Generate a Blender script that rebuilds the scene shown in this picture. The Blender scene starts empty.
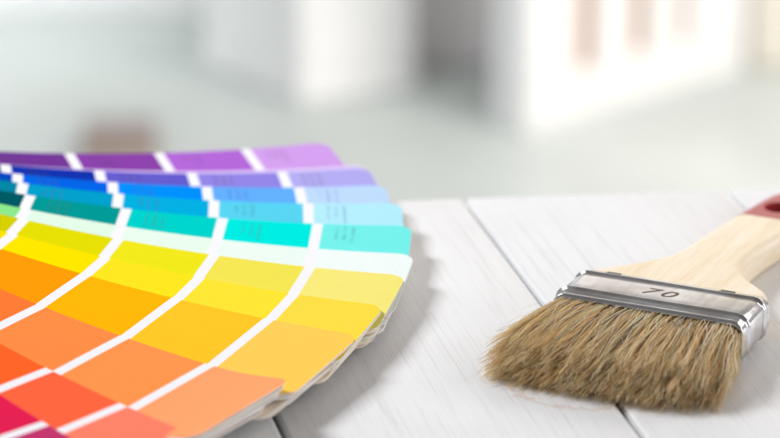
import bpy, bmesh, math, random
import numpy as np
from mathutils import Vector, Matrix
random.seed(7); RNG = np.random.default_rng(7)
MM = 0.001
sc = bpy.context.scene
col = sc.collection

# ------------------------------------------------------------ helpers
def srgb(h):
    h = h.lstrip('#')
    c = [int(h[i:i+2], 16)/255 for i in (0, 2, 4)]
    return tuple(x/12.92 if x <= 0.04045 else ((x+0.055)/1.055)**2.4 for x in c)

def tag(o, label=None, cat=None, group=None, kind=None):
    if label: o['label'] = label
    if cat: o['category'] = cat
    if group: o['group'] = group
    if kind: o['kind'] = kind
    return o

def empty(name, loc, rz=0):
    o = bpy.data.objects.new(name, None); col.objects.link(o)
    o.location = loc; o.rotation_euler = (0, 0, rz); o.empty_display_size = .02
    return o

def link(name, me, mat, parent=None, smooth=False):
    o = bpy.data.objects.new(name, me); col.objects.link(o)
    if mat:
        for m in (mat if isinstance(mat, (list, tuple)) else [mat]): me.materials.append(m)
    if parent: o.parent = parent
    if smooth:
        for p in me.polygons: p.use_smooth = True
    return o

def mesh(name, verts, faces):
    me = bpy.data.meshes.new(name); me.from_pydata([tuple(v) for v in verts], [], faces); me.update()
    return me

def bm_mesh(name, bm):
    bmesh.ops.recalc_face_normals(bm, faces=bm.faces)
    me = bpy.data.meshes.new(name); bm.to_mesh(me); bm.free(); return me

def box_bm(x0, x1, y0, y1, z0, z1, bevel=0, bm=None, seg=2):
    b = bmesh.new()
    bmesh.ops.create_cube(b, size=1)
    for v in b.verts:
        v.co = Vector(((x0+x1)/2+v.co.x*(x1-x0), (y0+y1)/2+v.co.y*(y1-y0), (z0+z1)/2+v.co.z*(z1-z0)))
    if bevel: bmesh.ops.bevel(b, geom=b.edges[:], offset=bevel, segments=seg, profile=.6, affect='EDGES')
    if bm is None: return b
    me = bpy.data.meshes.new('t'); b.to_mesh(me); b.free(); bm.from_mesh(me); bpy.data.meshes.remove(me)
    return bm

def mat(name, color=(.8, .8, .8), rough=.5, metal=0, **kw):
    m = bpy.data.materials.new(name); m.use_nodes = True
    p = m.node_tree.nodes['Principled BSDF']
    p.inputs['Base Color'].default_value = (*color, 1)
    p.inputs['Roughness'].default_value = rough; p.inputs['Metallic'].default_value = metal
    for k, v in kw.items(): p.inputs[k].default_value = v
    return m, m.node_tree.nodes, m.node_tree.links, p

def ramp(n, stops):
    r = n.new('ShaderNodeValToRGB'); e = r.color_ramp.elements
    while len(e) < len(stops): e.new(.5)
    for el, (p, c) in zip(e, stops):
        el.position = p; el.color = (*c, 1) if len(c) == 3 else c
    return r

def noise(n, l, vec, scale, detail=4, rough=.55, mapscale=None, rot=None, loc=None):
    mp = n.new('ShaderNodeMapping')
    if mapscale: mp.inputs['Scale'].default_value = mapscale
    if rot: mp.inputs['Rotation'].default_value = rot
    if loc: mp.inputs['Location'].default_value = loc
    l.new(vec, mp.inputs['Vector'])
    t = n.new('ShaderNodeTexNoise'); t.inputs['Scale'].default_value = scale
    t.inputs['Detail'].default_value = detail; t.inputs['Roughness'].default_value = rough
    l.new(mp.outputs['Vector'], t.inputs['Vector'])
    return t.outputs['Fac']

def mixc(n, l, fac, a, b, mode='MIX'):
    x = n.new('ShaderNodeMix'); x.data_type = 'RGBA'; x.blend_type = mode
    for s, v in ((x.inputs[0], fac), (x.inputs[6], a), (x.inputs[7], b)):
        if hasattr(v, 'default_value') or hasattr(v, 'links'): l.new(v, s)
        elif isinstance(v, (int, float)): s.default_value = v
        else: s.default_value = (*v, 1)
    return x.outputs[2]

def bump(n, l, p, h, strength=.3, dist=.0003):
    b = n.new('ShaderNodeBump'); b.inputs['Strength'].default_value = strength; b.inputs['Distance'].default_value = dist
    l.new(h, b.inputs['Height']); l.new(b.outputs['Normal'], p.inputs['Normal'])

# ------------------------------------------------------------ materials
def plank_material():
    m, n, l, p = mat('white_painted_wood', (.8, .8, .8), .42)
    tc = n.new('ShaderNodeTexCoord').outputs['Object']
    streak = noise(n, l, tc, 1, 5, .65, mapscale=(620, 9, 60))
    fine = noise(n, l, tc, 1, 3, .6, mapscale=(1500, 26, 100))
    cloud = noise(n, l, tc, 9, 3)
    r1 = ramp(n, [(.27, (.64, .61, .61)), (.44, (.82, .825, .835)), (1, (.85, .855, .865))]); l.new(streak, r1.inputs[0])
    r2 = ramp(n, [(.33, (.84, .81, .80)), (.47, (1, 1, 1))]); l.new(fine, r2.inputs[0])
    c = mixc(n, l, .45, r1.outputs[0], r2.outputs[0], 'MULTIPLY')
    r3 = ramp(n, [(.3, (.955, .95, .945)), (.7, (1, 1, 1))]); l.new(cloud, r3.inputs[0])
    c = mixc(n, l, 1.0, c, r3.outputs[0], 'MULTIPLY')
    # scuffed ring of bare wood next to the bristles, in world space
    geo = n.new('ShaderNodeNewGeometry')
    mp = n.new('ShaderNodeMapping'); mp.vector_type = 'TEXTURE'
    mp.inputs['Location'].default_value = (.0605, -.176, 0); mp.inputs['Rotation'].default_value = (0, 0, math.radians(-19))
    mp.inputs['Scale'].default_value = (.0175, .0085, 1)
    l.new(geo.outputs['Position'], mp.inputs['Vector'])
    dn = noise(n, l, geo.outputs['Position'], 260, 3)
    ln = n.new('ShaderNodeVectorMath'); ln.operation = 'LENGTH'
    fl = n.new('ShaderNodeVectorMath'); fl.operation = 'MULTIPLY'; fl.inputs[1].default_value = (1, 1, 0)
    l.new(mp.outputs['Vector'], fl.inputs[0]); l.new(fl.outputs[0], ln.inputs[0])
    a = n.new('ShaderNodeMath'); a.operation = 'MULTIPLY_ADD'; a.inputs[1].default_value = .9
    l.new(dn, a.inputs[0]); l.new(ln.outputs['Value'], a.inputs[2])
    rr = ramp(n, [(.0, (0,)*3), (.66, (0,)*3), (.70, (.38,)*3), (.735, (.2,)*3), (.76, (.34,)*3), (.80, (0,)*3)])
    h = n.new('ShaderNodeMath'); h.operation = 'MULTIPLY'; h.inputs[1].default_value = .5
    l.new(a.outputs[0], h.inputs[0]); l.new(h.outputs[0], rr.inputs[0])
    c = mixc(n, l, rr.outputs[0], c, srgb('#c99a6c'))
    l.new(c, p.inputs['Base Color'])
    bump(n, l, p, streak, .22, .0004)
    return m
M_PLANK = plank_material()
M_DARK, *_ = mat('dark_wood_underside', (.10, .085, .075), .8)

def simple_noise_mat(name, a, b, scale, rough=.6, bumps=.1, metal=0, mapscale=None):
    m, n, l, p = mat(name, a, rough, metal)
    tc = n.new('ShaderNodeTexCoord').outputs['Object']
    f = noise(n, l, tc, scale, 4, mapscale=mapscale)
    r = ramp(n, [(.35, a), (.65, b)]); l.new(f, r.inputs[0]); l.new(r.outputs[0], p.inputs['Base Color'])
    if bumps: bump(n, l, p, f, bumps, .0005)
    return m

# ------------------------------------------------------------ painted plank table
A_PL = math.radians(12.97)
pdir = Vector((-math.sin(A_PL), math.cos(A_PL))); pn = Vector((math.cos(A_PL), math.sin(A_PL)))
def far_edge_t(nv):     # where the line of the plank with offset nv meets the table's far edge y = 21.6 + .103 x
    # point = nv*pn + t*pdir
    return (21.6+.103*nv*pn.x-nv*pn.y)/(pdir.y-.103*pdir.x)
table = empty('table', (0, 0, -.75))
tag(table, 'white painted plank table with dark gaps between its boards and faint brush streaks', 'table')
gaps = [-630, -525, -415, -303, -191, -80, 34.2, 140.9, 250, 360, 470, 580]
for k, (g0, g1) in enumerate(zip(gaps[:-1], gaps[1:])):
    a, b = g0+1.1, g1-1.1
    v = []
    t0 = -620; z0, z1 = -22, 0
    cx = (a+b)/2
    bm = bmesh.new()
    ring = []
    for zz in (z0, z1):
        for (nn, tt) in ((a, t0), (b, t0), (b, far_edge_t(b)), (a, far_edge_t(a))):
            ring.append(bm.verts.new(((nn-cx)*MM, tt*MM, zz*MM)))
    for f in ((0, 3, 2, 1), (4, 5, 6, 7), (0, 1, 5, 4), (1, 2, 6, 5), (2, 3, 7, 6), (3, 0, 4, 7)):
        bm.faces.new([ring[i] for i in f])
    bmesh.ops.bevel(bm, geom=bm.edges[:], offset=.0011, segments=3, profile=.5, affect='EDGES')
    me = bm_mesh('plank', bm)
    o = link('plank', me, M_PLANK, table, True)
    o.location = (cx*pn.x*MM, cx*pn.y*MM, .75+random.uniform(-.00015, .00015)*(k not in (5, 6))); o.rotation_euler = (0, 0, A_PL)
# battens and legs under the boards
for y in (-60, -520):
    o = link('batten', bm_mesh('batten', box_bm(-.56, .56, -.025, .025, -.03, 0, .002)), M_DARK, table)
    o.location = (.0, y*MM, .75-.0225); o.rotation_euler = (0, 0, math.radians(5.9))
for x, y in ((-.46, -.10), (.42, -.02), (-.40, -.50), (.50, -.42)):
    o = link('leg', bm_mesh('leg', box_bm(-.025, .025, -.025, .025, 0, .697, .003)), M_PLANK, table)
    o.location = (x, y, 0)

# ------------------------------------------------------------ fan deck of colour cards
P0 = np.array([-304.135, -52.733]); RL = {'A': 161.2, 'B': 197.83, 'C': 234.57, 'D': 270.89}
EH = 32.29; EL = 44.0; Z0, ZB, ZC, ZM = 11.04, 5.905, -1.063, -.374
PHI = [17.42, 10.48, 6.24, 2.05, -2.92, -8.73, -12.9, -18.77, -24.3, -33.9, -43.08, -49.19]
OFF = [-4.26, .34, 2.44, 2.79, 4.55, 3.54, 3.83, 3.3, 1.94, .88, -3.04, -11.04]
SEND = [305.4, 306.2, 305, 307, 306.8, 308.6, 307.0, 305.2, 305.9, 305.5, 304, 304]
# colours from the inner end out: before A, A-B, B-C, C-D, beyond D
COLS = [
 ['#4f2c7e', '#6e3590', '#843fa2', '#ab63ce', '#ca99e3'],
 ['#10206f', '#1230a6', '#6058c4', '#8c80dc', '#aca6e8'],
 ['#0644b4', '#0560dc', '#0289f2', '#5fa8f6', '#b8d4f8'],
 ['#04809c', '#0398c2', '#04a8d8', '#54cce8', '#aee6f8'],
 ['#01565f', '#029490', '#00ccc4', '#00e4da', '#72eae4'],
 ['#86e086', '#dbf3e0', '#e2f4e6', '#e6f4ec', '#ecf5f2'],
 ['#cdc800', '#dfd806', '#eae21c', '#eee052', '#f3e67a'],
 ['#f8dc00', '#ffe000', '#ffe120', '#ffe034', '#ffda46'],
 ['#f88c06', '#ff9a0a', '#ffb40a', '#ffc428', '#fecc58'],
 ['#f4601c', '#fd7a34', '#ff8c46', '#ff944e', '#ffa26c'],
 ['#d8301c', '#f04a22', '#ff6428', '#ff6640', '#ff8268'],
 ['#8c1038', '#b81444', '#cc1c4c', '#e22252', '#c2386c']]

def zprof(r):
    t = max(0, (RL['D']+35-r)/100)
    if t <= 1.66: return ZB*t*t+ZC*t
    x = min(t-1.66, 1.49); z = ZB*1.66**2+ZC*1.66
    return z+18.54*x-6.2*x*x
TAUS = [.05]*7+[.035]+[.025]*4
def curl(i, s): return 3.2*max(0, (s-272)/33)**2 if i == 9 else 0
def ztop(i, s, u): return Z0+ZM*(5.5-i)+zprof(math.hypot(s, u))-TAUS[i]*(EH-u)+curl(i, s)

def card_mat():
    m, n, l, p = mat('coated_paper', (.8, .8, .8), .45)
    p.inputs['Specular IOR Level'].default_value = 0
    at = n.new('ShaderNodeAttribute'); at.attribute_name = 'swatch'
    tc = n.new('ShaderNodeTexCoord').outputs['Object']
    f = noise(n, l, tc, 700, 3)
    r = ramp(n, [(.3, (.97, .97, .97)), (.6, (1, 1, 1))]); l.new(f, r.inputs[0])
    l.new(mixc(n, l, 1.0, at.outputs['Color'], r.outputs[0], 'MULTIPLY'), p.inputs['Base Color'])
    bump(n, l, p, f, .05, .0001)
    return m
M_CARD = card_mat()
def edge_mat():
    m, n, l, p = mat('paper_edges', (.8, .78, .74), .6)
    at = n.new('ShaderNodeAttribute'); at.attribute_name = 'swatch'
    tc = n.new('ShaderNodeTexCoord').outputs['Object']
    f = noise(n, l, tc, 1, 3, .6, mapscale=(30, 30, 2600))
    r = ramp(n, [(.36, (.66, .58, .55)), (.44, (1, .99, .98))]); l.new(f, r.inputs[0])
    l.new(mixc(n, l, 1.0, at.outputs['Color'], r.outputs[0], 'MULTIPLY'), p.inputs['Base Color'])
    bump(n, l, p, f, .4, .0003)
    return m
M_EDGE = edge_mat()
M_INK, *_ = mat('grey_ink', srgb('#45485a'), .6, Alpha=.40)

fan = empty('colour_fan_deck', (P0[0]*MM, P0[1]*MM, 0))
tag(fan, 'fan deck of paint colour cards spread from purple through teal and yellow to red', 'colour fan deck')

def inset(d, R):      # how much narrower the card gets d mm from its rounded end
    return 0 if d >= R else R-math.sqrt(max(0, R*R-(R-d)**2))

def make_card(ci, phi, off, send, zfun, thick, stops, mats, name='colour_card', s0=-14, extra=0):
    """a long thin card bent to zfun(s,u), its face split into swatches at stops = [(s, colour)...]"""
    th = math.radians(phi); d = (math.cos(th), math.sin(th)); n_ = (-d[1], d[0])
    R = 6.5; end = send
    ss = set([s0, end]+[a for a, _ in stops if s0 < a < end])
    x = s0
    while x < end-R: ss.add(x); x += 6
    for k in range(9): ss.add(end-R*(1-math.sin(k/8*math.pi/2)))
    for k in range(1, 6): ss.add(s0+R*(1-math.cos(k/5*math.pi/2)))
    ss = sorted(ss)
    ss = [s for k, s in enumerate(ss) if k == 0 or s-ss[k-1] > .02 or any(abs(s-a) < 1e-9 for a, _ in stops)]
    NU = 10
    V = []; F = []; C = []; MI = []
    for s in ss:
        hw = EH-max(inset(end-s, R), inset(s-s0, R))
        for k in range(NU+1):
            lw = hw+(17 if ci == 6 else 20 if ci == 7 else 22 if ci < 10 else 30)+extra-EH; u = -lw+(hw+lw)*k/NU
            V.append(((s*d[0]+u*n_[0])*MM, (s*d[1]+u*n_[1])*MM, zfun(s, u)*MM))
    nt = len(V)
    V += [(x, y, z-thick(math.hypot(x, y)/MM)*MM) for x, y, z in V]
    def colour(s):
        c = stops[0][1]
        for a, cc in stops:
            if s >= a: c = cc
        return c
    W = NU+1
    for a in range(len(ss)-1):
        c = colour((ss[a]+ss[a+1])/2)
        for k in range(NU):
            q = a*W+k
            F.append((q, q+W, q+W+1, q+1)); C.append(c); MI.append(0)
            F.append((nt+q, nt+q+1, nt+q+W+1, nt+q+W)); C.append((.8, .79, .77)); MI.append(0)
        q = a*W
        F.append((q, nt+q, nt+q+W, q+W)); C.append(edgec); MI.append(1)
        q = a*W+NU
        F.append((q, q+W, nt+q+W, nt+q)); C.append(edgec); MI.append(1)
    for k in range(NU):
        q = k; F.append((q, q+1, nt+q+1, nt+q)); C.append(edgec); MI.append(1)
        q = (len(ss)-1)*W+k; F.append((q, nt+q, nt+q+1, q+1)); C.append(edgec); MI.append(1)
    me = mesh(name, V, F)
    ca = me.color_attributes.new('swatch', 'FLOAT_COLOR', 'CORNER')
    buf = []
    for p in me.polygons:
        buf += [*C[p.index], 1]*p.loop_total
        p.material_index = MI[p.index]; p.use_smooth = (MI[p.index] == 0 and p.normal.z > .5)
    ca.data.foreach_set('color', buf)
    me.set_sharp_from_angle(angle=math.radians(35))
    return link(name, me, mats, fan)

WHITE = srgb('#f2f1f5'); LW = 2.0
def stops_for(i, off):
    c = [srgb(x) for x in COLS[i]]
    st = [(-20, WHITE)]
    st += [(60, c[0])] + [(RL['A']+off-36.6-LW, WHITE), (RL['A']+off-36.6+LW, c[0])]
    for k, L in enumerate('ABCD'):
        st += [(RL[L]+off-LW, WHITE), (RL[L]+off+LW, c[k+1])]
    return st

def glyph_marks(i, off, parent):
    """tiny printed lines across each swatch: strokes too small to read, laid on the card"""
    th = math.radians(PHI[i]); d = (math.cos(th), math.sin(th)); n_ = (-d[1], d[0])
    V = []; F = []
    def quad(s0, s1, u0, u1):
        b = len(V)
        for s, u in ((s0, u0), (s1, u0), (s1, u1), (s0, u1)):
            V.append(((s*d[0]+u*n_[0])*MM, (s*d[1]+u*n_[1])*MM, (ztop(i, s, u)+.06)*MM))
        F.append((b, b+1, b+2, b+3))
    rr = random.Random(i*31+5)
    for k, L in enumerate('ABCD'):
        V.clear(); F.clear()
        base = RL[L]+off+LW+(5.0 if k == 3 else 6.0)
        for line in range(3):
            s = base+line*3.1
            u = EH-2.2-rr.random()*.4
            stop = EH-2.2-rr.choice((9, 11, 13))-2*line
            while u > stop:
                w = rr.uniform(.5, .95)                     # one character: its stem and one or two bars
                if rr.random() < .14: u -= 1.1; continue
                quad(s, s+1.35, u-.22, u)
                if rr.random() < .7: quad(s+1.15, s+1.35, u-w, u-.22)
                if rr.random() < .6: quad(s, s+.2, u-w, u-.22)
                if rr.random() < .5: quad(s+.2, s+1.15, u-w, u-w+.2)
                u -= w+.42
        link('printed_code', mesh('printed_code', V, F), M_INK, parent)

edge_tints = [srgb(x) for x in ('#f4f2f0', '#efe9e2', '#f6f1e6', '#eadfd8', '#f3eef0', '#e9efe4', '#f0e2d4')]
NL = 7
for i in range(12):
    send = SEND[i]+OFF[i]
    edgec = srgb('#f2eee8')
    top = make_card(i, PHI[i], OFF[i], send, lambda s, u: ztop(i, s, u), lambda r: .33, stops_for(i, OFF[i]), [M_CARD, M_EDGE])
    if i <= 4: glyph_marks(i, OFF[i], top)
    for j in range(1, NL+1):
        FS = .80 if i <= 4 else .68 if i <= 6 else .60 if i == 7 else .50
        frac0 = FS*(j-1+.36)/(NL+.65); frac1 = FS*(j+.30)/(NL+.65)
        edgec = random.choice(edge_tints)
        jp = random.uniform(-.5, .15) if j < 4 else random.uniform(-1, 1)*(1.7 if i < 8 else 2.6); js = random.uniform(-.7, .6)-.42*j
        face = tuple(.72*.84+.28*x for x in srgb(COLS[i][4]))
        if i == 1 and j == 1: jp, js, face = 1.0, -.4, srgb('#d9c6f0')
        def zl(s, u, f=frac0, i=i, j=j): return ztop(i, s, u)*(1-f)-(.05 if j == 1 else 0)
        def tl(r, i=i, a=frac0, b=frac1): return max(.25, (Z0+ZM*(5.5-i)+zprof(r)-1.2)*(b-a))
        make_card(i, PHI[i]+jp, OFF[i], send+js, zl, tl, [(-20, face)], [M_CARD, M_EDGE], name='colour_card', s0=-14+random.uniform(0, 1), extra=j*.5*(j > 2)*(i < 9))
# rivet through all the cards at the pivot
M_STEEL, *_ = mat('rivet_steel', (.6, .6, .6), .25, 1)
bm = bmesh.new()
bmesh.ops.create_cone(bm, cap_ends=True, segments=40, radius1=.0055, radius2=.0055, depth=.046, matrix=Matrix.Translation((0, 0, .0232)))
bmesh.ops.bevel(bm, geom=[e for e in bm.edges if abs(e.verts[0].co.z-e.verts[1].co.z) < 1e-6], offset=.001, segments=3, affect='EDGES')
link('rivet', bm_mesh('rivet', bm), M_STEEL, fan)

# ------------------------------------------------------------ paint brush
BW = Vector((.90943, -.41586)); BA = Vector((.41586, .90943))
brush = empty('paint_brush', (.0893, -.1364, 0), math.atan2(-.41586, .90943))
tag(brush, 'flat paint brush with tan bristles, shiny metal band and pale wooden handle with red end', 'paint brush')
ZT = 17.6; TILT = .06
# -- ferrule: rounded rectangle section lofted along the brush axis (local Y), ridges as radius changes
def section(hw, zlo, zhi, r, n=10):
    pts = []
    for cx, cz, a0 in ((hw-r, zhi-r, 90), (hw-r, zlo+r, 0), (-hw+r, zlo+r, -90), (-hw+r, zhi-r, -180)):
        for k in range(n+1):
            a = math.radians(a0-90*k/n)
            pts.append((cx+r*math.cos(a), cz+r*math.sin(a)))
    # refine the long straight runs so that the flats can bow slightly
    out = []
    for k, p in enumerate(pts):
        q = pts[(k+1) % len(pts)]; out.append(p)
        L = math.hypot(p[0]-q[0], p[1]-q[1])
        if L > 8:
            for j in range(1, 20): out.append((p[0]+(q[0]-p[0])*j/20, p[1]+(q[1]-p[1])*j/20))
    return out
def metal_mat():
    m, n, l, p = mat('tinned_steel', (.72, .71, .71), .16, 1)
    tc = n.new('ShaderNodeTexCoord').outputs['Object']
    f = noise(n, l, tc, 1, 4, .6, mapscale=(260, 30, 200))
    g = noise(n, l, tc, 55, 3)
    r = ramp(n, [(.3, (.11,)*3), (.7, (.27,)*3)]); l.new(f, r.inputs[0]); l.new(r.outputs[0], p.inputs['Roughness'])
    r2 = ramp(n, [(.35, (.50, .48, .47)), (.6, (.66, .66, .67))]); l.new(g, r2.inputs[0]); l.new(r2.outputs[0], p.inputs['Base Color'])
    bump(n, l, p, g, .12, .0012)
    return m
M_METAL = metal_mat()
# offset outward against distance along the axis
prof = [(-.15, -2.5), (-.1, -1.8), (.25, -.8), (.6, -.6), (1.2, -.62), (1.8, -.62), (2.4, -.5), (3.6, -.25), (4.5, -.2), (4.9, .2), (5.25, .62), (5.7, .66), (6.1, .2), (6.6, -.12), (7.6, 0),
        (12, .06), (18, .06), (21.4, 0), (22.6, -.15), (23.1, .2), (23.5, .62), (23.95, .66), (24.35, .2), (24.9, -.16), (26.5, -.5), (28.6, -.9), (29.4, -1.05), (29.8, -1.15), (29.9, -1.7)]
V = []; F = []; secn = None
for y, off in prof:
    taper = (y/28)*.6
    pts = section(35.9+max(off, -.35)-.35, 1.2-off*.8, ZT+off-y*TILT*.5, 5.0+off*.6)
    secn = len(pts)
    for x, z in pts:
        bow = .5*math.sin(y*.9+x*.11)*.12
        V.append((x*MM, y*MM, (z+bow*(abs(x) < 28))*MM))
# inner wall at the front so that the edge has thickness
N = secn
for a in range(len(prof)-1):
    for k in range(N):
        k2 = (k+1) % N
        F.append((a*N+k, a*N+k2, (a+1)*N+k2, (a+1)*N+k))
b0 = len(V)
for x, z in section(33.9, 2.9, ZT-2.4, 3.8): V.append((x*MM, .2*MM, z*MM))
for x, z in section(33.6, 3.2, ZT-2.6, 3.6): V.append((x*MM, 6*MM, z*MM))
for k in range(N):
    k2 = (k+1) % N
    F.append((k2, k, b0+k, b0+k2)); F.append((b0+k2, b0+k, b0+N+k, b0+N+k2))
me = mesh('ferrule', V, F); ferr = link('ferrule', me, M_METAL, brush, True)
M_BLACK, *_ = mat('mouth_shade', (.02, .018, .015), .6)  # near-black colour stands in for the shadow gap inside the ferrule mouth
bm = box_bm(-.0336, .0336, .003, .0075, .0032, .0148, .0033)
link('shade_plug', bm_mesh('shade_plug', bm), M_BLACK, brush)
# crimped slots near the handle side
M_SLOT, *_ = mat('dark_steel', (.10, .10, .12), .25, 1)
for sx in (-22.4, 20.4, ):
    zc = ZT-.55-25.8*TILT*.5
    bm = box_bm(-.0027, .0027, -.0010, .0010, -.0004, .0004, .00035)
    o = link('crimp', bm_mesh('crimp', bm), M_SLOT, ferr); o.location = (sx*MM, .0270, (zc+.02)*MM)
    bm = box_bm(-.0030, .0030, -.00028, .00028, -.0005, .0005, .00025)
    o = link('crimp_lip', bm_mesh('crimp_lip', bm), M_METAL, ferr); o.location = (sx*MM, .0257, (zc+.2)*MM)
# stamped size number
cu = bpy.data.curves.new('num', 'FONT'); cu.body = '70'; cu.size = .0100; cu.extrude = .00006; cu.align_x = 'CENTER'; cu.offset = .00005; cu.shear = .25
cu.space_character = 1.25
to = bpy.data.objects.new('num', cu); col.objects.link(to)
bpy.context.view_layer.update()
me = bpy.data.meshes.new_from_object(to.evaluated_get(bpy.context.evaluated_depsgraph_get()))
bpy.data.objects.remove(to); me.name = 'size_number'
M_STAMP, *_ = mat('stamped_number', srgb('#6e5a4a'), .45, .5)
me.materials.clear()
o = link('size_number', me, M_STAMP, ferr); o.location = (-.0012, .0117, (ZT-15.8*TILT*.5+.14)*MM); o.rotation_euler = (math.atan(-TILT*.5), 0, math.radians(-3)); o.scale = (1.12, .86, 1)

# -- handle: outline lofted in thickness, rounded edges
M_WOOD = None
def wood_mat():
    m, n, l, p = mat('pale_beech', srgb('#f0d9b4'), .45)
    tc = n.new('ShaderNodeTexCoord').outputs['Object']
    f = noise(n, l, tc, 1, 4, .6, mapscale=(180, 12, 120))
    g = noise(n, l, tc, 1, 3, .5, mapscale=(700, 60, 500))
    r = ramp(n, [(.32, srgb('#f0dab6')), (.5, srgb('#f6e6cc')), (.7, srgb('#f8ecd8'))]); l.new(f, r.inputs[0])
    r2 = ramp(n, [(.3, (.93, .90, .85)), (.5, (1, 1, 1))]); l.new(g, r2.inputs[0])
    l.new(mixc(n, l, .8, r.outputs[0], r2.outputs[0], 'MULTIPLY'), p.inputs['Base Color'])
    bump(n, l, p, g, .1, .0002)
    return m
M_WOOD = wood_mat()
M_RED = simple_noise_mat('red_lacquer', srgb('#ab3b42'), srgb('#b3444a'), 120, .3, .03)
# (y, left edge, right edge of the full outline)
HP = [(6, -32.5, 33.0), (29, -33, 33.6), (31.5, -32.0, 33.5), (34, -30.2, 32.8), (37, -27.8, 30.9), (41, -24.8, 27.2), (46, -21.8, 22.6), (52, -18.8, 19.0), (58, -16.6, 16.6), (65, -14.6, 15.2), (73, -13.2, 14.6), (82, -12.4, 15.0),
      (92, -12.0, 16.0), (102, -11.4, 17.4), (112, -10.4, 18.4), (120, -9.6, 19.0), (124.2, -9.2, 19.2)]
HR = [(124.2, -9.2, 19.2), (132, -8.2, 19.2), (140, -7.2, 18.8), (150, -6.0, 17.0), (156, -4.6, 14.4), (160, -2.4, 11.0), (162.5, 1.0, 6.6)]
def interp(tbl, n=5):
    out = []
    for k in range(len(tbl)-1):
        p0 = tbl[max(k-1, 0)]; p1 = tbl[k]; p2 = tbl[k+1]; p3 = tbl[min(k+2, len(tbl)-1)]
        for j in range(n):
            t = j/n
            y = p1[0]+(p2[0]-p1[0])*t
            vals = []
            for c in (1, 2):
                m1 = (p2[c]-p0[c])/max(1e-6, p2[0]-p0[0])*(p2[0]-p1[0]); m2 = (p3[c]-p1[c])/max(1e-6, p3[0]-p1[0])*(p2[0]-p1[0])
                vals.append((2*t**3-3*t*t+1)*p1[c]+(t**3-2*t*t+t)*m1+(-2*t**3+3*t*t)*p2[c]+(t**3-t*t)*m2)
            out.append((y, *vals))
    out.append(tbl[-1]); return out
def htop(y): return 15.6-max(0, y-28)*TILT
def hthick(y):
    return 12.6 if y > 60 else 12.6+(0)*y
def loft_handle(tbl, name, m, grow=0):
    V = []; F = []; rows = interp(tbl)
    for y, l_, r_ in rows:
        hw = (r_-l_)/2+grow; cx = (l_+r_)/2; zt = htop(y)-(.9 if y < 30 else 0)+grow; zb = max(zt-hthick(y)-2*grow, .15-grow*.5)
        rr = min(hw*.9, 3.4 if y > 45 else 2.6, (zt-zb)*.48)
        for x, z in section(hw, zb, zt, rr, 7)[:]: V.append(((x+cx)*MM, y*MM, z*MM))
    return V, F, rows
def fixed_section(hw, zb, zt, r, n=7, m=12):
    pts = []
    cs = ((hw-r, zt-r, 90), (hw-r, zb+r, 0), (-hw+r, zb+r, -90), (-hw+r, zt-r, -180))
    for q, (cx, cz, a0) in enumerate(cs):
        for k in range(n+1):
            a = math.radians(a0-90*k/n); pts.append((cx+r*math.cos(a), cz+r*math.sin(a)))
        nx = cs[(q+1) % 4]; p = pts[-1]; a = math.radians(nx[2]); e = (nx[0]+r*math.cos(a), nx[1]+r*math.sin(a))
        for j in range(1, m): pts.append((p[0]+(e[0]-p[0])*j/m, p[1]+(e[1]-p[1])*j/m))
    return pts
def build_handle(tbl, name, m, grow=0):
    V = []; F = []; rows = interp(tbl)
    for y, l_, r_ in rows:
        hw = (r_-l_)/2+grow; cx = (l_+r_)/2; zt = htop(y)-(.9 if y < 30 else 0)+grow; zb = max(zt-hthick(y)-2*grow, .2-grow*.5)
        rr = min(hw*.9, 2.4+2.4*min(1, max(0, (y-45)/15)), (zt-zb)*.48)
        pts = fixed_section(hw, zb, zt, rr)
        for x, z in pts: V.append(((x+cx)*MM, y*MM, z*MM))
    N = len(pts)
    for a in range(len(rows)-1):
        for k in range(N):
            k2 = (k+1) % N; F.append((a*N+k, a*N+k2, (a+1)*N+k2, (a+1)*N+k))
    F.append(tuple(range(N))[::-1]); F.append(tuple((len(rows)-1)*N+k for k in range(N)))
    bm = bmesh.new(); me = mesh(name, V, F); bm.from_mesh(me); bpy.data.meshes.remove(me)
    return bm_mesh(name, bm)
link('handle', build_handle(HP, 'handle', M_WOOD), M_WOOD, brush, True)
red = link('painted_end', build_handle(HR, 'painted_end', M_RED, .12), M_RED, brush, True)
bm = bmesh.new()
bmesh.ops.create_cone(bm, cap_ends=True, segments=48, radius1=.0058, radius2=.0058, depth=.05)
for v in bm.verts: v.co.y *= 1.25
cut = link('cutter', bm_mesh('cutter', bm), None); cut.parent = brush; cut.location = (.0042, .139, .006)
md = red.modifiers.new('hole', 'BOOLEAN'); md.operation = 'DIFFERENCE'; md.object = cut; md.solver = 'EXACT'
bpy.context.view_layer.update()
dg = bpy.context.evaluated_depsgraph_get()
nm = bpy.data.meshes.new_from_object(red.evaluated_get(dg)); red.modifiers.clear(); red.data = nm; nm.name = 'painted_end'
bpy.data.objects.remove(cut)
if not nm.materials: nm.materials.append(M_RED)
for p in nm.polygons: p.use_smooth = True
nm.set_sharp_from_angle(angle=math.radians(40))

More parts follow.
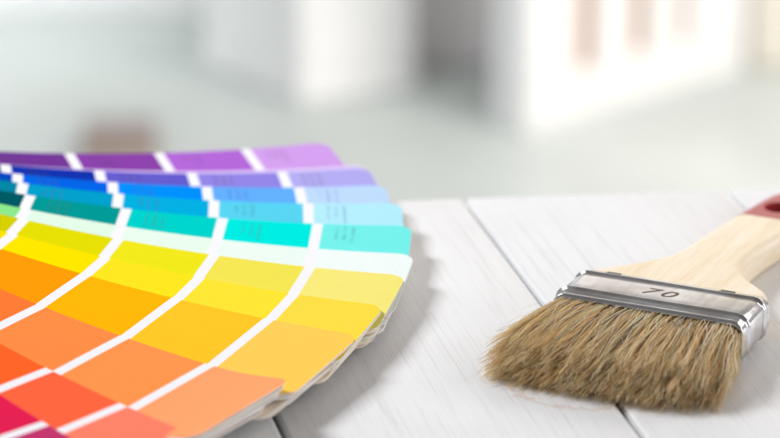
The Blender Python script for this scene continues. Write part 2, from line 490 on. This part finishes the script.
# -- bristles: each hair a thin tapered three-sided tube, gathered in clumps
def bristle_mesh(N, name, black=False, stray=False):
    rng = np.random.default_rng(11 if not black else 23)
    nc = 620
    cw = rng.uniform(-1, 1, nc); cv = rng.uniform(0, 1, nc)
    c_dw = rng.normal(0, 1.7, nc); c_dz = rng.normal(0, 1.0, nc); c_dl = rng.normal(0, 2.4, nc); c_ph = rng.uniform(0, 6.28, nc)
    w = rng.uniform(-1, 1, N); v = rng.uniform(0, 1, N)
    if black: w *= .9
    if black: v = rng.uniform(.93, 1.02, N)
    elif stray: v = rng.uniform(.2, 1.06, N)
    # nearest clump
    idx = np.empty(N, int)
    for k in range(0, N, 2000):
        d = ((w[k:k+2000, None]-cw[None])*32)**2+((v[k:k+2000, None]-cv[None])*12)**2
        idx[k:k+2000] = d.argmin(1)
    K = 11; t = np.linspace(0, 1, K)[None]
    rx = w*34.0; 
    rz = 3.3+v*11.6
    # rounded ends of the mouth
    edge = np.clip((np.abs(w)-.86)/.14, 0, 1); rz = 9.1+(rz-9.1)*(1-.45*edge**2)
    cwid = cw[idx]
    # tip positions
    tx = rx*1.16-2.2+1.5*w
    clump = .48
    ctx = cwid*34.0*1.16-2.2+1.5*cwid
    tx = tx*(1-clump)+ctx*clump+c_dw[idx]+rng.normal(0, .7, N)
    L = 46.5-10*v**1.5-np.where(w < 0, 3.5*np.abs(w)**2.5, 11.0*np.abs(w)**3.2)+c_dl[idx]+rng.normal(0, 2.0, N)
    L += np.where(rng.random(N) < .3, -rng.uniform(2, 20, N), 0)
    tz = .3+11.5*v
    ctz = .3+11.5*cv[idx]
    tz = tz*.5+ctz*.5+c_dz[idx]*(.3+v)+rng.normal(0, .35, N)
    tz -= 3.0*np.clip((-w-.7)/.3, 0, 1)*v + 3.0*np.clip((w-.7)/.3, 0, 1)*v
    if stray:
        tx += rng.normal(0, 4, N); L += rng.uniform(-14, 3, N); tz += rng.uniform(0, 1.6, N)
    if black:
        tx = rx*1.1-2+rng.normal(0, 3, N); L *= rng.uniform(.3, .85, N); tz += 1.6-2.5*np.abs(w)
    tz = np.maximum(tz, .25)
    X = rx[:, None]+(tx-rx)[:, None]*t**1.25
    Y = 3.0-(L+3)[:, None]*t
    Z = rz[:, None]+(tz-rz)[:, None]*(t**2.3)
    bulge = 1.6*np.sin(np.pi*t**.8)*(v[:, None]-.35)
    Z = Z+bulge
    amp = rng.uniform(.2, 1.5, N)[:, None]; f = rng.uniform(.8, 2.2, N)[:, None]; ph = rng.uniform(0, 6.28, N)[:, None]
    if black or stray: amp = amp*2
    X += amp*t*np.sin(f*6.28*t*.8+ph+c_ph[idx][:, None])+.35*t*np.sin(c_ph[idx][:, None]+5*t)
    Z += .6*amp*t*np.cos(f*6.28*t*.7+ph)
    # flicked tips
    fl = rng.normal(0, 1.0, N)[:, None]*(np.clip(t-.7, 0, 1)/.3)**1.3
    X += fl; Z += rng.normal(0, .6, N)[:, None]*np.clip(t-.75, 0, 1)/.25
    Z = np.maximum(Z, .22)
    Z = np.where(t < .08, np.minimum(Z, ZT-2.5), Z)
    rad0 = rng.uniform(.085, .15, N)[:, None]*np.where(rng.random(N) < .12, 1.35, 1)[:, None]
    if stray: rad0 = rad0*.7
    rad = rad0*(1-.68*t**1.8)
    ang = np.array([0, 2.094, 4.189])+rng.uniform(0, 2)
    V = np.empty((N, K, 3, 3))
    for q in range(3):
        V[:, :, q, 0] = X+rad*np.cos(ang[q]); V[:, :, q, 1] = Y; V[:, :, q, 2] = Z+rad*np.sin(ang[q])
    V = V.reshape(-1, 3)*MM
    base = (np.arange(N)*K*3)[:, None, None]
    a = (np.arange(K-1)*3)[None, :, None]; q = np.arange(3)[None, None]; q2 = (q+1) % 3
    Fq = np.stack([base+a+q, base+a+q2, base+a+3+q2, base+a+3+q], -1).reshape(-1, 4)
    me = bpy.data.meshes.new(name)
    me.vertices.add(len(V)); me.vertices.foreach_set('co', V.ravel())
    me.loops.add(Fq.size); me.loops.foreach_set('vertex_index', Fq.ravel().astype(np.int32))
    me.polygons.add(len(Fq)); me.polygons.foreach_set('loop_start', np.arange(0, Fq.size, 4, dtype=np.int32))
    me.update(); me.validate()
    pal = np.array([srgb(x) for x in ('#fff0c6', '#fff6dc', '#ffe6b6', '#fffcf0', '#f0cc9a', '#ffeecb')])
    pc = pal[rng.choice(6, N, p=[.26, .24, .18, .12, .08, .12])]*rng.uniform(.85, 1.0, (N, 1))
    if stray: pc = np.array([[.98, .93, .80]])*rng.uniform(.8, 1, (N, 1))
    if black: pc = np.array([[.012, .011, .012]])*np.ones((N, 1))
    else:
        dk = rng.random(N) < .006; pc[dk] = (.03, .022, .02)
    ca = me.color_attributes.new('hair', 'FLOAT_COLOR', 'POINT')
    cc = np.ones((N, K, 3, 4)); cc[..., :3] = pc[:, None, None, :]
    tipl = (1-.0*t)[:, :, None, None]
    cc[..., :3] = np.clip(cc[..., :3]*tipl, 0, 1)
    ca.data.foreach_set('color', cc.ravel())
    me.polygons.foreach_set('use_smooth', np.zeros(len(Fq), bool))
    return me
mh, n, l, p = mat('hog_bristle', (.5, .35, .2), .42)
at = n.new('ShaderNodeAttribute'); at.attribute_name = 'hair'; l.new(at.outputs['Color'], p.inputs['Base Color'])
p.inputs['Specular IOR Level'].default_value = .45
tr = n.new('ShaderNodeBsdfTranslucent'); l.new(at.outputs['Color'], tr.inputs['Color'])
ms = n.new('ShaderNodeMixShader'); ms.inputs[0].default_value = .47
l.new(p.outputs[0], ms.inputs[1]); l.new(tr.outputs[0], ms.inputs[2]); l.new(ms.outputs[0], n['Material Output'].inputs['Surface'])
b1 = link('bristles', bristle_mesh(11500, 'bristles'), mh, brush); b1['kind'] = 'stuff'
b2 = link('dark_bristles', bristle_mesh(46, 'dark_bristles', black=True), mh, brush); b2['kind'] = 'stuff'
b3 = link('loose_bristles', bristle_mesh(620, 'loose_bristles', stray=True), mh, brush); b3['kind'] = 'stuff'

# ------------------------------------------------------------ room behind, far out of focus
FZ = -.75
M_FLOOR = simple_noise_mat('grey_green_floor', srgb('#a7aeac'), srgb('#b6bcba'), 3, .38, .02)
M_WALLW = simple_noise_mat('white_plaster', (.80, .81, .81), (.84, .84, .84), 6, .6, .05)
M_WALLG = simple_noise_mat('greenish_plaster', srgb('#c3cbc0'), srgb('#ccd3c9'), 6, .6, .05)
M_GREY = simple_noise_mat('grey_violet_paint', srgb('#e2dce0'), srgb('#eae5e8'), 4, .6, .05)
M_BEIGE = simple_noise_mat('beige_and_shaded_plaster', srgb('#d3cdbf'), srgb('#dad5c9'), 5, .7, .05)  # beige walls, and the painted shade of the return wall
M_TERRA = simple_noise_mat('terracotta_paint', srgb('#b9805c'), srgb('#c18c6a'), 8, .7, .05)
bm = bmesh.new(); bmesh.ops.create_grid(bm, x_segments=2, y_segments=2, size=6)
o = link('floor', bm_mesh('floor', bm), M_FLOOR); o.location = (0, 2, FZ); tag(o, kind='structure')

def prism(name, pts, z0, z1, m, parent=None, bevel=.004):
    c = Vector((sum(p[0] for p in pts)/len(pts), sum(p[1] for p in pts)/len(pts)))
    bm = bmesh.new()
    lo = [bm.verts.new((p[0]-c.x, p[1]-c.y, z0)) for p in pts]; hi = [bm.verts.new((p[0]-c.x, p[1]-c.y, z1)) for p in pts]
    bm.faces.new(lo[::-1]); bm.faces.new(hi)
    for k in range(len(pts)):
        j = (k+1) % len(pts); bm.faces.new((lo[k], lo[j], hi[j], hi[k]))
    bmesh.ops.recalc_face_normals(bm, faces=bm.faces)
    if bevel: bmesh.ops.bevel(bm, geom=bm.edges[:], offset=bevel, segments=2, affect='EDGES')
    o = link(name, bm_mesh(name, bm), m, parent); o.location = (c.x, c.y, 0)
    return o
# square pillar: left, front and right corners of its foot
pil = empty('pillar', (0, 0, FZ))
tag(pil, 'blurred white square pillar standing on the grey floor left of the doorway', 'pillar')
a, b, c = Vector((-.245, 2.655)), Vector((-.113, 2.481)), Vector((.033, 2.545))
d = a+(c-b)
pm = prism('shaft', [a, b, c, d], .03, 2.0, M_WALLW, pil)
cen = (a+c)/2
prism('plinth', [cen+(q-cen)*1.03 for q in (a, b, c, d)], 0, .03, M_WALLW, pil)
# dark doorway opening
dw = empty('doorway', (0, 0, FZ))
tag(dw, 'blurred dark grey doorway between the white pillar and the white balustrade wall', 'doorway')
prism('door_panel', [(.02, 2.655), (.134, 2.655), (.134, 2.685), (.02, 2.685)], .0, 2.0, M_GREY, dw)
prism('door_frame', [(.135, 2.67), (.205, 2.67), (.205, 2.73), (.135, 2.73)], .0, 2.0, M_BEIGE, dw)
# return wall: shaded side of the white wall, shade put in as beige
o = prism('return_wall', [(.155, 2.46), (.20, 2.46), (.20, 2.668), (.155, 2.668)], 0, 2.0, M_BEIGE)
o.location.z = FZ; tag(o, 'blurred wall end beside the dark doorway, its shade painted in as beige', 'wall')
# white panelled wall with narrow openings
wl = empty('panelled_wall', (.165, 2.361, FZ), math.atan2(2.63-2.361, .464-.165))
tag(wl, 'blurred bright white wall with narrow brown openings at the right', 'wall')
Lw = .402
def wbox(name, x0, x1, y0, y1, z0, z1, m): return link(name, bm_mesh(name, box_bm(x0, x1, y0, y1, z0, z1, .003)), m, wl)
wbox('bottom_rail', 0, Lw, 0, .06, 0, .058, M_WALLW)
ops = [(.090, .124), (.186, .218), (.272, .294)]
x = 0
for k, (p0, p1) in enumerate(ops+[(Lw, Lw)]):
    wbox('post', x, p0, 0, .06, .0585, 2.0, M_WALLW); x = p1
wbox('back_panel', .05, Lw-.01, .022, .034, .0, 2.0, M_TERRA)
# wall to the right and the wall far left
o = prism('side_wall', [(.47, 2.64), (1.6, 2.52), (1.6, 2.60), (.47, 2.72)], 0, 2.0, M_BEIGE); o.location.z = FZ
tag(o, 'blurred pale beige wall at the right edge of the photo', 'wall')
o = prism('back_wall', [(-2.2, 2.90), (-.262, 2.885), (-.262, 2.94), (-2.2, 2.96)], 0, 2.0, M_WALLW); o.location.z = FZ
tag(o, 'blurred bright white wall at the top left behind the grey floor', 'wall')
o = prism('rear_wall', [(-.26, 2.80), (.0, 2.80), (.0, 2.85), (-.26, 2.85)], 0, 2.0, M_WALLG); o.location.z = FZ
tag(o, 'blurred pale green wall just behind the white pillar', 'wall')
# carton on the floor
M_CARTON = simple_noise_mat('brown_carton', srgb('#98867a'), srgb('#a29082'), 30, .8, .05)
M_CTOP = simple_noise_mat('reddish_carton_flap', srgb('#8a7f7e'), srgb('#938887'), 30, .8, .05)
ct = empty('carton', (-.325, 2.30, FZ), .05)
tag(ct, 'small blurred reddish brown carton on the grey floor behind the purple cards', 'carton')
link('box_body', bm_mesh('box_body', box_bm(-.044, .044, -.04, .04, 0, .027, .002)), M_CARTON, ct)
for s in (-1, 1):
    link('flap', bm_mesh('flap', box_bm(-.044, .044, *sorted((s*.0008, s*.04)), .0275, .0295, .0006)), M_CTOP, ct)

# ------------------------------------------------------------ light
w = bpy.data.worlds.new('World'); sc.world = w; w.use_nodes = True
n, l = w.node_tree.nodes, w.node_tree.links
bg = n['Background']; tc = n.new('ShaderNodeTexCoord'); sep = n.new('ShaderNodeSeparateXYZ'); l.new(tc.outputs['Generated'], sep.inputs[0])
r = ramp(n, [(.0, (.30, .29, .29)), (.5, (.66, .66, .67)), (.60, (.95, .96, .98)), (.74, (.64, .62, .62)), (1, (.42, .40, .40))])
mp = n.new('ShaderNodeMapRange'); mp.inputs['From Min'].default_value = -1; mp.inputs['From Max'].default_value = 1
l.new(sep.outputs['Z'], mp.inputs['Value']); l.new(mp.outputs['Result'], r.inputs[0]); 
r2 = ramp(n, [(.15, (.55,)*3), (.6, (1.0,)*3), (1, (1.12,)*3)])
mp2 = n.new('ShaderNodeMapRange'); mp2.inputs['From Min'].default_value = -1; mp2.inputs['From Max'].default_value = 1
l.new(sep.outputs['Y'], mp2.inputs['Value']); l.new(mp2.outputs['Result'], r2.inputs[0])
l.new(mixc(n, l, 1.0, r.outputs[0], r2.outputs[0], 'MULTIPLY'), bg.inputs['Color'])
bg.inputs['Strength'].default_value = .55

def area(name, loc, target, size, power, color=(1, 1, 1), sy=None):
    L = bpy.data.lights.new(name, 'AREA'); L.energy = power; L.color = color; L.size = size
    if sy: L.shape = 'RECTANGLE'; L.size_y = sy
    o = bpy.data.objects.new(name, L); col.objects.link(o); o.location = loc
    o.rotation_euler = (Vector(target)-Vector(loc)).to_track_quat('-Z', 'Y').to_euler()
    return o
area('window_light', (-1.28, .60, 1.28), (.05, -.1, 0), .5, 38, (.955, .975, 1), .6)
area('room_light', (1.7, 1.2, .9), (.55, 2.3, -.75), .8, 42, (1, .925, .86))
area('room_fill', (.05, 1.7, 1.0), (.05, 2.75, -.5), 1.0, 12, (.98, 1, 1))  # added fill above the room, lifts the doorway and floor
area('edge_fill', (1.5, -.62, .5), (.05, -.12, 0), .9, 8, (1, .99, .98))  # added off-frame fill that brightens the card stack edges
area('floor_fill', (1.0, 1.5, .7), (.52, 1.95, -.75), .6, 3.2, (1, .93, .88)).data.spread = math.radians(75)  # added narrow lamp, warms and lightens the floor at the right
area('wall_fill', (-1.1, 2.2, .35), (-.62, 2.9, -.72), .5, 2.1, (.97, 1, 1)).data.spread = math.radians(55)  # added narrow lamp, whitens the foot of the far left wall

# ------------------------------------------------------------ camera
cam = bpy.data.cameras.new('Camera'); co = bpy.data.objects.new('Camera', cam); col.objects.link(co); sc.camera = co
cam.lens = 2981.013/780*36; cam.sensor_width = 36; cam.clip_start = .05; cam.clip_end = 50
co.location = (0, -1.09944, .400164); co.rotation_euler = (math.radians(70), 0, 0)
cam.dof.use_dof = True; cam.dof.focus_distance = 1.045; cam.dof.aperture_fstop = 7.6; cam.dof.aperture_blades = 0

sc.view_settings.view_transform = 'Standard'; sc.view_settings.look = 'None'; sc.view_settings.gamma = 1
sc.view_settings.exposure = 0
